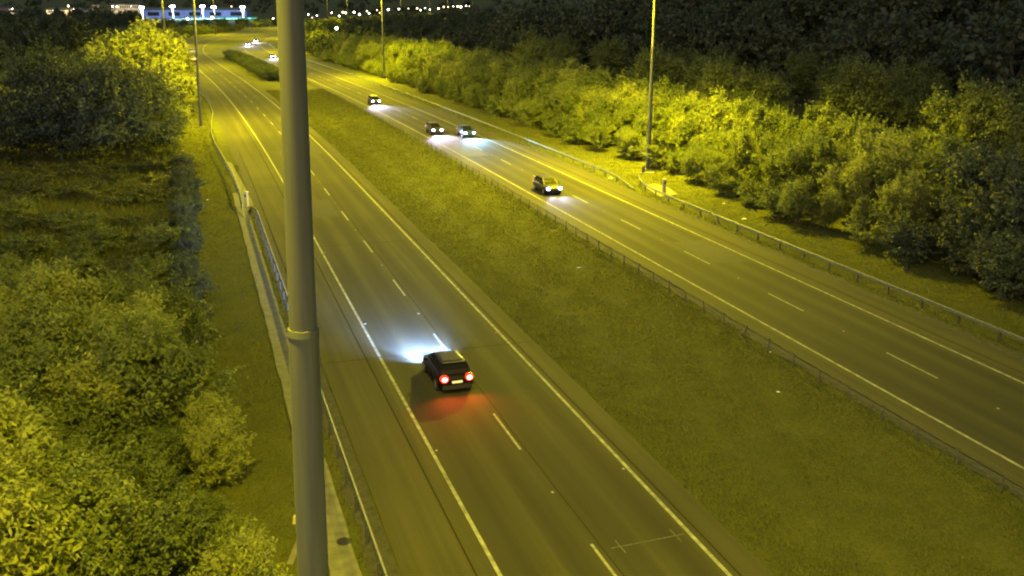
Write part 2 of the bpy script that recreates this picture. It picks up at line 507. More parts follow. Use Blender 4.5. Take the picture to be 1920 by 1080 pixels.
tag(p3, 'pale concrete standing at the gap in the far barrier', kind='structure')
# manhole cover in the path
mh = at(645, 1018)
cv = MB(); cv.tube([(mh.x, mh.y, 0.062), (mh.x, mh.y, 0.075)], 0.26, 20)
tag(cv.build('manhole_cover', M['black']), 'dark round manhole cover set in the pale concrete path', 'manhole cover')

# ------------------------------------------------------------------ safety barriers
def w_profile():
    # open box / W section across (x = away from traffic, z up)
    return [(-0.02, 0.56), (0.045, 0.585), (0.045, 0.62), (-0.02, 0.66), (0.045, 0.70), (0.045, 0.735), (-0.02, 0.76), (-0.035, 0.76), (-0.035, 0.56)]

def barrier(label, path, spacing, side, ends=(True, True), dark=False):
    """path: list of Vectors on the ground. beam sections of ~4.8 m, posts as parts"""
    pts = [Vector((p.x, p.y, 0)) for p in path]
    cum = [0]
    for i in range(len(pts) - 1): cum.append(cum[-1] + (pts[i + 1] - pts[i]).length)
    Ltot = cum[-1]
    def pos(d):
        d = max(0, min(Ltot, d))
        i = 0
        while i < len(pts) - 2 and cum[i + 1] < d: i += 1
        k = (d - cum[i]) / (cum[i + 1] - cum[i])
        p = pts[i].lerp(pts[i + 1], k)
        tg = (pts[i + 1] - pts[i]).normalized()
        return p, tg
    def drop(d):
        z = 1.0
        if ends[0]: z = min(z, d / 5.0)
        if ends[1]: z = min(z, (Ltot - d) / 5.0)
        return max(0.0, z)
    root = empty('crash_barrier', pts[0])
    tag(root, label, 'crash barrier')
    o0 = pts[0]
    mb = MB(); rings = []
    n = max(3, int(Ltot / 2.0))
    for k in range(n + 1):
        d = Ltot * k / n
        p, tg = pos(d)
        nrm = Vector((tg.y, -tg.x, 0)) * side
        dz = (1 - drop(d)) * 0.62
        rings.append([(p + nrm * x - o0) + Vector((0, 0, z - dz)) for x, z in w_profile()])
    mb.loft(rings)
    mb.build('beam', M['steel_dark'] if dark else M['steel'], root)
    proto = None
    d = spacing * 0.5
    cnt = 0
    while d < Ltot and cnt < 290:
        p, tg = pos(d)
        if drop(d) > 0.45:
            nrm = Vector((tg.y, -tg.x, 0)) * side
            q = p - nrm * 0.10 - o0
            if proto is None:
                pm = MB(); pm.box((0, 0, 0.33), (0.07, 0.12, 0.70)); pm.box((0.05, 0, 0.66), (0.09, 0.09, 0.10))
                proto = pm.build('post', M['steel_dark'], root); o = proto
            else:
                o = proto.copy(); col.objects.link(o); o.parent = root
            o.location = q
            o.rotation_euler = (0, 0, math.atan2(nrm.y, nrm.x))
            cnt += 1
        d += spacing
    return root

barrier('steel barrier along the near hard shoulder, ramping down beside the tall pole',
        [road(s, -7.45) for s in np.arange(-30, 62, 3.0)] + [road(62.5, -7.55), road(64.5, -7.75)], 2.4, 1, (False, True))
barrier('curving steel barrier farther up the near hard shoulder behind the concrete footpath',
        [at(457, 408), at(452, 375), at(440, 342), at(418, 302), at(403, 276), at(397, 256), at(397, 238), at(400, 218), at(391, 196)] +
        [road(s, -8.3) for s in np.arange(178, 420, 8.0)], 2.4, 1, (True, False))
barrier('long steel barrier from the right frame edge to the roadside phone post',
        [road(s, 30.05) for s in np.arange(-30, 57, 3.0)] + [road(60, 30.4), road(63, 31.1), road(66, 32.2)], 3.2, -1, (False, False))
barrier('long steel barrier in front of the lit trees, ending at the roadside phone gap',
        [road(62.0, 29.9)] + [road(s, 30.05) for s in np.arange(66, 420, 4.0)], 3.2, -1, (True, False))

# wire rope fence along the median edge of the far carriageway
def rope_fence():
    root = empty('wire_rope_fence', road(-30, 16.9, 0))
    tag(root, 'low wire rope fence with thin posts on the median edge', 'fence')
    o0 = Vector(root.location)
    proto = None
    s = -30.0; k = 0
    r = random.Random(5)
    while s < 330 and k < 200:
        p = road(s, 16.75)
        z = gz(p.x, p.y)
        if proto is None:
            pm = MB(); pm.tube([(0, 0, -0.1), (0.0, 0, 0.45), (0.03, 0, 0.80)], [0.04, 0.035, 0.03], 5)
            proto = pm.build('post', M['steel_dark'], root); o = proto
        else:
            o = proto.copy(); col.objects.link(o); o.parent = root
        o.location = p - o0 + Vector((0, 0, z))
        o.rotation_euler = (R(r.uniform(-5, 5)), R(r.uniform(-5, 5)), r.uniform(0, 6.28))
        s += 2.4; k += 1
    for zc in (0.45, 0.58, 0.70):
        mb = MB()
        mb.tube([road(ss, 16.75, zc) - o0 for ss in np.arange(-30, 330, 4.8)], 0.014, 4)
        mb.build('cable', M['steel_dark'], root)
rope_fence()

# emergency phones at the two gaps
def phone(label, p, rz):
    root = empty('roadside_phone', p, rz)
    tag(root, label, 'roadside phone')
    a = MB(); a.box((0, 0, 0.62), (0.30, 0.26, 1.25), top=0.94); a.build('pillar', M['phone'], root)
    a = MB(); a.box((0, 0, 1.34), (0.40, 0.36, 0.16), top=0.8); a.build('hood', M['phone'], root)
    a = MB(); a.box((0, -0.15, 1.02), (0.2, 0.035, 0.28)); a.build('door', M['steel_dark'], root)
phone('olive yellow roadside phone pillar on concrete at the far barrier gap', at(1245, 363) + Vector((0, 0, 0.06)), R(20))
phone('small orange-brown roadside phone pillar on the near footpath end', at(463, 388) + Vector((0, 0, 0.06)), R(-20))
# short post beside the far mast
c = at(1206, 325)
root = empty('marker_cabinet', c); tag(root, 'small dark cabinet on a concrete pad beside the tall far mast', 'cabinet')
a = MB(); a.box((0, 0, 0.40), (0.30, 0.28, 0.80), top=0.92); a.build('housing', M['steel_dark'], root)
a = MB(); a.box((0.45, -0.1, 0.05), (1.6, 0.5, 0.10)); a.build('pad', M['concrete_dark'], root)
# marker post at the base of the near pole
c = at(560, 1012)
root = empty('marker_post', c); tag(root, 'short pale marker post at the foot of the near pole', 'marker post')
a = MB(); a.box((0, 0, 0.35), (0.12, 0.10, 0.70)); a.build('stake', M['concrete'], root)
a = MB(); a.box((0, 0, 0.82), (0.30, 0.26, 0.26), top=0.8); a.build('cap', M['phone'], root)
a = MB(); a.box((0.05, -0.9, 0.03), (0.22, 1.6, 0.08)); a.build('kerb_stone', M['concrete'], root)

# ------------------------------------------------------------------ lighting masts
def mast(label, loc, arm_dir, power, i_mast=-1, big=False, lean=(0, 0), head_mat='lamp', light=True, r0=0.24, H=MAST_H, group=None):
    root = empty('lighting_mast', loc, 0)
    root.rotation_euler = (lean[0], lean[1], 0)
    tag(root, label, 'lighting mast', group)
    n = 28 if big else 10
    zj = 14.03
    m = MB()
    if big:
        m.tube([(0, 0, zj * k / 14) for k in range(15)], [0.275 - 0.065 * k / 14 for k in range(15)], n)
        m.build('lower_tube', M['pole'], root, True)
        m = MB(); m.tube([(0, 0, zj - 0.02), (0, 0, zj + 0.08)], [0.220, 0.212], n); m.build('joint_collar', M['pole'], root, True)
        m = MB(); m.tube([(0, 0, zj + 0.06 + (H - zj - 0.06) * k / 20) for k in range(21)], [0.190 - 0.095 * k / 20 for k in range(21)], n); m.build('upper_tube', M['pole'], root, True)
    else:
        m.tube([(0, 0, 0.0), (0, 0, H * 0.5)], [r0, r0 * 0.72], n)
        m.build('lower_tube', M['steel_dark'], root, True)
        m = MB(); m.tube([(0, 0, H * 0.5), (0, 0, H)], [r0 * 0.66, r0 * 0.4], n); m.build('upper_tube', M['steel'], root, True)
    m = MB(); m.box((0, 0, 0.06), (0.9, 0.9, 0.12)); m.build('base_plate', M['concrete_dark'], root)
    a = Vector((arm_dir.x, arm_dir.y, 0)).normalized()
    m = MB(); m.tube([(0, 0, H - 0.3), a * 1.2 + Vector((0, 0, H + 0.35)), a * 3.0 + Vector((0, 0, H + 0.6))], [0.07, 0.06, 0.05], 6)
    m.build('arm', M['steel'], root)
    hd = a * 3.3 + Vector((0, 0, H + 0.55))
    rz = math.atan2(a.y, a.x)
    m = MB(); m.box(hd, (1.1, 0.45, 0.22), rz, 0.8); m.build('lamp_housing', M['steel_dark'], root)
    m = MB(); m.box(hd - Vector((0, 0, 0.15)), (0.9, 0.36, 0.06), rz); m.build('lamp_glass', M[head_mat], root)
    if light:
        ld = bpy.data.lights.new('sodium_light', 'SPOT')
        ld.energy = power * 1000.0
        ld.color = SODIUM
        ld.spot_size = R(158); ld.spot_blend = 0.35
        ld.shadow_soft_size = 0.35
        lo = bpy.data.objects.new('sodium_light', ld)
        lo.parent = root
        lo.location = hd - Vector((0, 0, 0.25))
        lo.rotation_euler = (a.cross(Vector((0, 0, -1))) and Vector((0, 0, -1)).rotation_difference((Vector((0, 0, -1)) + a * (0.12 if i_mast == 1 else 0.20)).normalized())).to_euler()
        col.objects.link(lo)
    return root

for i, (s, t, pw, sd) in enumerate(MASTS):
    p = road(s, t)
    a = heading(s); n = Vector((math.cos(a), -math.sin(a), 0)) * sd
    if i == 0:
        p = Vector((-3.19, 13.0, 0))
        mast('thick tall steel pole standing right in front of the camera', p, n, pw, big=True, lean=(0, R(1.18)), H=34.0)
    elif i == 1:
        mast('tall thin mast on the grass left of the near hard shoulder', at(377, 238), n, pw, i_mast=1, lean=(0, R(1.6)))
    elif i == 10:
        mast('tall mast in front of the lit trees beyond the opposite carriageway', at(1215, 318), n, pw, lean=(0, 0))
    else:
        if i < 9: lab = 'slim tall mast of the row left of the near carriageway, far up the bend'
        elif i == 9: lab = 'tall mast of the far verge beyond the right frame edge'
        else: lab = 'slim tall mast of the row beyond the opposite carriageway'
        mast(lab, p, n, pw, group='distant lighting masts' if i != 9 else None)

# ------------------------------------------------------------------ trees
def leaf_cloud(P, Nrm, size, mat, seed, long=1.5, name='crown'):
    """leaf quads (bent diamonds) at P with rough normals"""
    r = np.random.default_rng(seed)
    n = len(P)
    d = Nrm + r.normal(0, 0.75, (n, 3)); d /= np.linalg.norm(d, axis=1, keepdims=True)
    a = np.cross(d, r.normal(0, 1, (n, 3))); a /= np.linalg.norm(a, axis=1, keepdims=True) + 1e-9
    b = np.cross(d, a)
    s = size * r.uniform(0.6, 1.35, (n, 1))
    V = np.stack([P - a * s * long * 0.5, P - b * s * 0.5 + d * s * 0.12, P + a * s * long * 0.5, P + b * s * 0.5 + d * s * 0.12], 1).reshape(-1, 3)
    Q = np.arange(n * 4).reshape(n, 4)
    return np_mesh(name, V, Q, mat)

def make_tree(name, H, W, nclump, nleaf, size, mat, seed, z0=0.18, kind='round', long=1.5):
    r = np.random.default_rng(seed)
    cz0 = H * z0
    C = []
    while len(C) < nclump:
        u = r.uniform(-1, 1, 3)
        if np.linalg.norm(u) > 1 or np.linalg.norm(u) < 0.35: continue
        if kind == 'round': w = 1.0
        elif kind == 'spire': w = max(0.12, 1.0 - 0.75 * max(0, u[2]))
        elif kind == 'flame': w = max(0.2, 1.05 - 0.55 * max(0, u[2]))
        else: w = 1.0
        lob = 1 + 0.22 * math.sin(3 * math.atan2(u[1], u[0]) + seed) + 0.12 * math.sin(7 * math.atan2(u[1], u[0]) + 2 * seed)
        C.append([u[0] * W / 2 * w * lob, u[1] * W / 2 * w * lob, cz0 + (H - cz0) * (u[2] * 0.5 + 0.5) * r.uniform(0.86, 1.0)])
    C = np.array(C)
    nclump = len(C)
    rad = r.uniform(0.055, 0.15, nclump) * W
    nsh = int(nleaf * 0.30)
    nb_ = nleaf - nsh
    k = r.choice(nclump, nb_, p=rad ** 1.7 / (rad ** 1.7).sum())
    dirs = r.normal(0, 1, (nb_, 3)); dirs[:, 2] = np.abs(dirs[:, 2]) * 0.9 - 0.35
    dirs /= np.linalg.norm(dirs, axis=1, keepdims=True)
    rr = rad[k][:, None] * r.uniform(0.25, 1.25, (nb_, 1))
    P = C[k] + dirs * rr * np.array([1, 1, 0.8])
    if kind == 'feather':
        P[:, 2] += rr[:, 0] * r.uniform(0, 1.4, nb_) ** 2
        dirs = dirs * 0.6
    # loose shoots that break the outline: leaves strung along thin twigs
    per = 11
    q = nsh // per
    c0 = C[r.integers(0, nclump, q)]
    ctr = np.array([0, 0, cz0 + (H - cz0) * 0.35])
    out = c0 - ctr; out /= np.linalg.norm(out, axis=1, keepdims=True) + 1e-6
    sd = out + r.normal(0, 0.35, (q, 3)) + np.array([0, 0, 0.9 if kind in ('feather', 'flame') else 0.45])
    sd /= np.linalg.norm(sd, axis=1, keepdims=True)
    ln = W * r.uniform(0.12, 0.30, (q, 1))
    tt = np.linspace(0.25, 1.0, per)[None, :, None]
    SP = c0[:, None, :] + sd[:, None, :] * ln[:, None, :] * tt + r.normal(0, 0.016 * W, (q, per, 3)) * (1.3 - tt)
    P = np.concatenate([P, SP.reshape(-1, 3)])
    dirs = np.concatenate([dirs, np.repeat(sd, per, axis=0)])
    P[:, 2] = np.maximum(P[:, 2], 0.05)
    Nrm = dirs + np.array([0, 0, 0.45])
    crown = leaf_cloud(P, Nrm, size, mat, seed + 100, long)
    m = MB()
    top = H * 0.82
    rb = 0.035 * H * 0.55 + 0.03
    bend = [Vector((random.uniform(-.03, .03) * H, random.uniform(-.03, .03) * H, 0)) for _ in range(3)]
    m.tube([(0, 0, -0.15), bend[0] + Vector((0, 0, H * 0.3)), bend[1] + Vector((0, 0, H * 0.55)), bend[2] + Vector((0, 0, top))], [rb, rb * .75, rb * .5, rb * .12], 7)
    order = np.argsort(-rad)[:9]
    for q in order:
        c = Vector(C[q]); hz = min(c.z * 0.6, H * 0.5)
        st_ = Vector((0, 0, hz)) + bend[0] * (hz / (H * 0.3) if hz < H * 0.3 else 1)
        m.tube([st_, st_.lerp(c, 0.5) + Vector((0, 0, 0.04 * H)), c], [rb * .4, rb * .25, rb * .07], 5)
    me = bpy.data.meshes.new('trunk')
    me.from_pydata([tuple(v) for v in m.V], [], m.F); me.materials.append(M['bark'])
    return (crown, me)

TREES = {
    'round': [make_tree('r', 8, 7.0, 150, 17000, 0.165, M['leaf'], 11 + i, 0.12) for i in range(3)],
    'flame': [make_tree('f', 9, 4.8, 120, 14000, 0.15, M['leaf'], 31 + i, 0.08, 'flame') for i in range(3)],
    'feather': [make_tree('w', 8, 6.0, 130, 17000, 0.14, M['leaf_pale'], 51 + i, 0.08, 'feather', 3.2) for i in range(2)],
    'shrub': [make_tree('s', 3.2, 4.2, 80, 7000, 0.14, M['leaf'], 71 + i, 0.02) for i in range(3)],
    'near': [make_tree('n', 5.5, 5.2, 170, 24000, 0.115, M['leaf'], 91 + i, 0.03, 'round', 1.8) for i in range(3)],
    'nearpale': [make_tree('p', 5.5, 4.6, 140, 22000, 0.10, M['leaf_pale'], 111 + i, 0.05, 'feather', 3.0) for i in range(2)],
    'dark': [make_tree('d', 12, 12, 230, 30000, 0.22, M['leaf_dark'], 131 + i, 0.06) for i in range(2)],
    'bramble': [make_tree('b', 1.5, 4.0, 45, 4200, 0.13, M['bramble'], 151 + i, 0.0) for i in range(3)],
    'evergreen': [make_tree('e', 8, 7.0, 120, 12000, 0.21, M['leaf_dark'], 211 + i, 0.04) for i in range(2)],  # leafy trees with darkened leaf colour, keeping the belt's near end dim
    'hedge': [make_tree('k', 3.2, 4.2, 80, 7000, 0.14, M['leaf_dark'], 231 + i, 0.02) for i in range(2)],
    'fardark': [make_tree('g', 14, 12, 55, 3600, 0.62, M['leaf_dark'], 171 + i, 0.05) for i in range(3)],
    'fieldtree': [make_tree('g', 14, 12, 55, 3600, 0.62, M['leaf_dark'], 251 + i, 0.05) for i in range(2)],
    'farlit': [make_tree('h', 9, 8, 45, 3000, 0.48, M['leaf'], 191 + i, 0.05) for i in range(3)],
}
NAMES = {'fieldtree': ('field_tree', 'tree'), 'evergreen': ('evergreen_tree', 'tree'), 'hedge': ('hedge_shrub', 'shrub'), 'round': ('broadleaf_tree', 'tree'), 'flame': ('young_tree', 'tree'), 'feather': ('willow_tree', 'tree'), 'shrub': ('shrub', 'shrub'),
         'near': ('thicket_tree', 'tree'), 'nearpale': ('willow_sapling', 'tree'), 'dark': ('broadleaf_tree', 'tree'), 'bramble': ('bramble_bush', 'bush'),
         'fardark': ('woodland_tree', 'tree'), 'farlit': ('roadside_tree', 'tree')}
def plant(kind, x, y, label, group=None, sc=1.0, scz=None, z=None, var=None, noparts=False):
    crown, trunk = TREES[kind][random.randrange(len(TREES[kind])) if var is None else var]
    nm, cat = NAMES[kind]
    if z is None: z = gz(x, y)
    root = empty(nm, (x, y, z), random.uniform(0, 6.28))
    scz = sc if scz is None else scz
    root.scale = (sc, sc, scz)
    tag(root, label, cat, group)
    link('crown', crown, root)
    link('trunk', trunk, root)
    return root

# foreground thicket, left below the camera
def scatter(n, inside, dmin, box, seed):
    r = random.Random(seed); pts = []
    tries = 0
    while len(pts) < n and tries < n * 400:
        tries += 1
        x, y = r.uniform(box[0], box[1]), r.uniform(box[2], box[3])
        if not inside(x, y): continue
        if all((x - a) ** 2 + (y - b) ** 2 > dmin * dmin for a, b in pts): pts.append((x, y))
    return pts
def in_near(x, y):
    s, t = st_of(x, y); t = t[0]
    return t < -11.6 - 0.05 * max(0, y - 25) and x > -40 - 0.2 * (y - 15)
def near_place(x, y, t):
    d = 'at the near end' if y < 22 else 'in the front' if y < 29 else 'in the middle' if y < 37 else 'in the back' if y < 45 else 'at the far end'
    e = 'beside the mown verge' if t > -16 else 'a little off the verge' if t > -21 else 'deep inside' if t > -27 else 'toward the left frame edge'
    return d, e
for i, (x, y) in enumerate(scatter(190, in_near, 2.25, (-46, -4, 11, 52), 4)):
    s, t = st_of(x, y); edge = t[0] > -14.4
    d, e = near_place(x, y, t[0])
    low = 0.8 if y < 20 else 1.0
    if random.random() < 0.36: plant('nearpale', x, y, 'pale feathery sapling %s of left thicket, %s' % (d, e), 'pale saplings in the near thicket', random.uniform(0.6, 0.95) * (0.55 if edge else 1) * low)
    else: plant('near', x, y, 'green leafy tree %s of left thicket, %s' % (d, e), 'leafy trees in the near thicket', random.uniform(0.5, 0.95) * (0.5 if edge else 1) * low)
# scrub of the middle left
def in_mid(x, y):
    s, t = st_of(x, y); t = t[0]
    return t < -15 and x > -0.52 * y - 6
for i, (x, y) in enumerate(scatter(46, in_mid, 3.6, (-62, -20, 48, 84), 8)):
    plant('bramble' if random.random() < 0.55 else 'shrub', x, y, 'low scrub bush %s, %s' % ('close behind the thicket' if y < 56 else 'midway to the dark trees' if y < 70 else 'nearer the dark trees', 'by the hedge' if x > -34 + (y - 50) * -.2 else 'well left of the hedge' if x > -46 else 'by the left frame edge'), 'low bushes of the rough ground', random.uniform(0.6, 1.0), random.uniform(0.4, 0.75))
for i, (x, y) in enumerate(scatter(26, in_mid, 5.0, (-66, -32, 90, 118), 9)):
    plant('bramble', x, y, 'low bramble below the %s dark dome, %s' % ('largest' if x < -48 else 'smaller', 'close to its foot' if y > 108 else 'farther out' if y > 98 else 'at the meadow edge'), 'brambles below the dark trees', random.uniform(0.9, 1.6), random.uniform(0.6, 1.0))
# dark hedge line beside the verge
for k, s in enumerate(np.arange(22, 88, 2.4)):
    p = road(s, -13.5 + random.uniform(-.4, .4))
    plant('hedge', p.x, p.y, 'dense hedge shrub lining the left verge, %s' % ('at its near end by the thicket' if s < 34 else 'before the path gap' if s < 52 else 'level with the footpath end' if s < 70 else 'at the far end below the mast'), 'hedge shrubs lining the left verge', random.uniform(0.38, 0.62), random.uniform(0.4, 0.75))

# the big dark trees and the bright willow behind them, by the mast
for (px, py, sc, scz) in ((115, 300, 1.02, 1.02), (240, 300, 0.92, 0.98), (300, 268, 0.55, 0.62), (40, 290, 0.6, 0.62)):
    p = at(px, py)
    lab = {115: 'largest dark domed tree on the left', 240: 'dark domed tree between the largest one and the bright willow', 300: 'smaller dark tree at the right foot of the domed trees', 40: 'smaller dark tree at the left foot of the domed trees'}[px]
    plant('dark', p.x, p.y, lab, None, sc, scz)
for (px, py, sc, lab) in ((284, 212, 1.75, 'bright yellow-lit willow rising highest behind the dark domed trees'), (322, 222, 1.15, 'yellow-lit willow at the right side of the dark trees'),
                          (262, 205, 1.7, 'yellow-lit willow just left of the highest lit one'), (238, 214, 1.55, 'yellow-lit willow partly hidden by the dark domed trees'),
                          (306, 204, 1.6, 'yellow-lit willow just right of the highest lit one'), (342, 212, 0.8, 'small lit willow beside the left mast'),
                          (336, 250, 0.5, 'small lit willow in front of the left mast')):
    p = at(px, py)
    plant('feather', p.x, p.y, lab, None, sc)
for (px, py, sc) in ((-10, 260, 0.95), (10, 225, 0.9), (50, 190, 1.0), (110, 175, 1.0), (-40, 200, 1.1), (180, 165, 1.0), (300, 160, 0.9), (338, 150, 0.8)):
    p = at(px, py)
    plant('round', p.x, p.y, 'olive broadleaf tree standing behind the dark domed trees', 'olive trees behind the dark trees', sc)

# row between the near verge and fields, up the bend
for k, s in enumerate(np.arange(158, 640, 8.5)):
    for j in range(2):
        p = road(s + random.uniform(-2, 2), -(14.5 + 6.5 * j + random.uniform(-1, 1)) - (0 if s < 300 else 4))
        if s < 215 and j == 0: sc = 0.45
        else: sc = random.uniform(0.55, 0.95) * (1 if s < 430 else 0.6)
        plant('farlit' if s > 260 else 'flame', p.x, p.y, 'lit tree %s of the left verge, %s' % (['in front row', 'in back row'][j], 'beside the mast' if s < 200 else 'behind the mast' if s < 280 else 'opposite the median hedge' if s < 350 else 'around the bend' if s < 480 else 'far round the bend'), 'trees left of the road up the bend', sc)
# dense lit belt right of the far carriageway
def belt_place(s):
    for lim, w in ((32, 'at the lower right frame edge'), (48, 'in the darkest stretch near frame edge'), (62, 'well right of the roadside phone'), (72, 'just right of the tall mast'),
                   (84, 'just left of the tall mast'), (100, 'behind the lone dark car'), (118, 'left of the lone dark car'), (138, 'level with the paired oncoming cars'),
                   (160, 'between paired and third oncoming cars'), (185, 'level with the third oncoming car'), (215, 'left of the third oncoming car'), (250, 'near the second mast of the row')):
        if s < lim: return w
    return 'just right of the near pole'
ROW = ['front row', 'second row', 'third row', 'back row']
for k, s in enumerate(np.arange(8, 300, 3.55)):
    for j in range(4):
        t = 37.6 + 4.1 * j + random.uniform(-1.2, 1.2)
        if 66 < s < 80 and j == 0: t += 1.6
        p = road(s + random.uniform(-1.5, 1.5), t)
        darkend = random.random() < (36.0 - s) / 12.0 + (0.12 * j if s < 48 else 0)  # darker leaf copies hold the gloom toward the frame edge
        if j == 0:
            kind = random.choice(['shrub', 'shrub', 'round', 'flame']); sc = random.uniform(0.65, 1.1) if kind == 'shrub' else random.uniform(0.36, 0.52)
            if darkend: kind, sc = random.choice([('hedge', random.uniform(.8, 1.3)), ('evergreen', random.uniform(.4, .6))])
        else:
            kind = random.choice(['round', 'flame', 'flame', 'round', 'feather']); sc = random.uniform(0.55, 0.78) + 0.05 * j
            if darkend: kind = 'evergreen'; sc = random.uniform(0.7, 1.0)
            if s > 110: sc *= 1.12
        w = {'shrub': 'low leafy shrub', 'round': 'rounded leafy tree', 'flame': 'narrow young tree', 'feather': 'pale feathery tree', 'hedge': 'dark low bush', 'evergreen': 'dark leafy tree'}[kind]
        plant(kind, p.x, p.y, '%s, %s of the belt, %s' % (w, ROW[j], belt_place(s)), 'trees and shrubs of the roadside belt', sc)
for k, s in enumerate(np.arange(300, 900, 9.5)):
    for j in range(2):
        p = road(s + random.uniform(-2, 2), 39 + 8 * j + random.uniform(-1, 1))
        plant('farlit', p.x, p.y, 'small lit tree, %s row beyond the opposite carriageway, %s' % (['front', 'back'][j], 'near the bend start' if s < 450 else 'midway round the bend' if s < 650 else 'at the far bend'), 'trees right of the road around the bend', random.uniform(0.6, 0.95))
# dark wood on the right rise
def in_wood(x, y):
    s, t = st_of(x, y); t = t[0]
    return t > 64 and x < 0.58 * y + 30 and x > 0.02 * y - 10
for i, (x, y) in enumerate(scatter(215, in_wood, 7.6, (0, 260, 60, 400), 15)):
    s, t = st_of(x, y)
    if t[0] < 92: plant('round', x, y, 'dim olive tree edging the dark wood, ' + belt_place(s[0]), 'front trees of the dark wood', random.uniform(1.0, 1.35))
    else: plant('fardark', x, y, 'tall unlit woodland tree, %s, %s' % ('low on the slope' if t[0] < 120 else 'halfway up' if t[0] < 150 else 'near the top', belt_place(s[0])), 'trees of the dark wood', random.uniform(0.9, 1.35))
# median hedge
for k, s in enumerate(np.arange(219, 330, 3.0)):
    for j in range(2):
        p = road(s, 10.2 + 1.7 * j + random.uniform(-.3, .3))
        plant('hedge', p.x, p.y, 'dark bush of the hedge in the median at the bend', 'bushes of the median hedge', random.uniform(0.7, 0.9), random.uniform(0.65, 0.9))
# dark fields with trees, far left and middle
def in_farleft(x, y):
    s, t = st_of(x, y); t = t[0]
    return t < -40 and x > -0.54 * y - 20 and not (y > 540 and x > -0.37 * y)
for i, (x, y) in enumerate(scatter(120, in_farleft, 13, (-460, -60, 190, 800), 21)):
    plant('fieldtree', x, y, 'dark field tree %s, %s' % ('just beyond the domed trees' if y < 280 else 'in the middle fields' if y < 420 else 'in the farther fields' if y < 600 else 'close to the town', 'near the road bend' if x > -0.33 * y else 'left of the willows' if x > -0.42 * y else 'by the left frame edge'), 'dark trees of the far left fields', random.uniform(0.5, 0.95))
def in_wedge(x, y):
    s, t = st_of(x, y)
    return t[0] < -22 and -0.37 * y < x < -0.2 * y
for i, (x, y) in enumerate(scatter(75, in_wedge, 10, (-330, -110, 540, 850), 31)):
    plant('farlit', x, y, 'small lit tree %s the floodlit pitch, %s' % ('well in front of' if y < 640 else 'in front of' if y < 740 else 'just before', 'below its left end' if x < -0.31 * y else 'below its middle' if x < -0.26 * y else 'below its right end'),
          'small trees before the pitch', random.uniform(0.42, 0.62))
def in_farmid(x, y):
    s, t = st_of(x, y); t = t[0]
    return t > 62 and x < 0.06 * y and x > -0.3 * y
for i, (x, y) in enumerate(scatter(120, in_farmid, 14, (-200, 60, 280, 900), 22)):
    plant('fardark', x, y, 'dark tree behind the lit belt, %s, %s' % ('close behind it' if y < 420 else 'farther back' if y < 620 else 'far back', 'beside the near pole' if x < -0.18 * y else 'above the oncoming cars' if x < -0.07 * y else 'left of the lone lamp'), 'dark trees behind the lit belt', random.uniform(0.5, 0.8))

# far-off wooded hillside: one mass
def far_wood():
    r = np.random.default_rng(5)
    n = 1500
    x = r.uniform(-2300, 2300, n); y = r.uniform(1250, 4300, n)
    keep = np.abs(x) < 0.6 * y
    x, y = x[keep], y[keep]; n = len(x)
    z = ground_z(x, y)
    H = r.uniform(8, 18, n)
    Ps = []
    m = 34
    u = r.normal(0, 1, (n, m, 3)); u /= np.linalg.norm(u, axis=2, keepdims=True)
    P = np.stack([x, y, z + H * 0.5], 1)[:, None, :] + u * np.stack([H * 0.9, H * 0.9, H * 0.5], 1)[:, None, :] * r.uniform(0.5, 1, (n, m, 1))
    me = leaf_cloud(P.reshape(-1, 3), u.reshape(-1, 3), 5.5, M['leaf_dark'], 77, 1.2, 'distant_woods')
    tag(link('distant_woods', me), 'distant dark woods covering the hillside at the horizon', 'woods', kind='stuff')
far_wood()

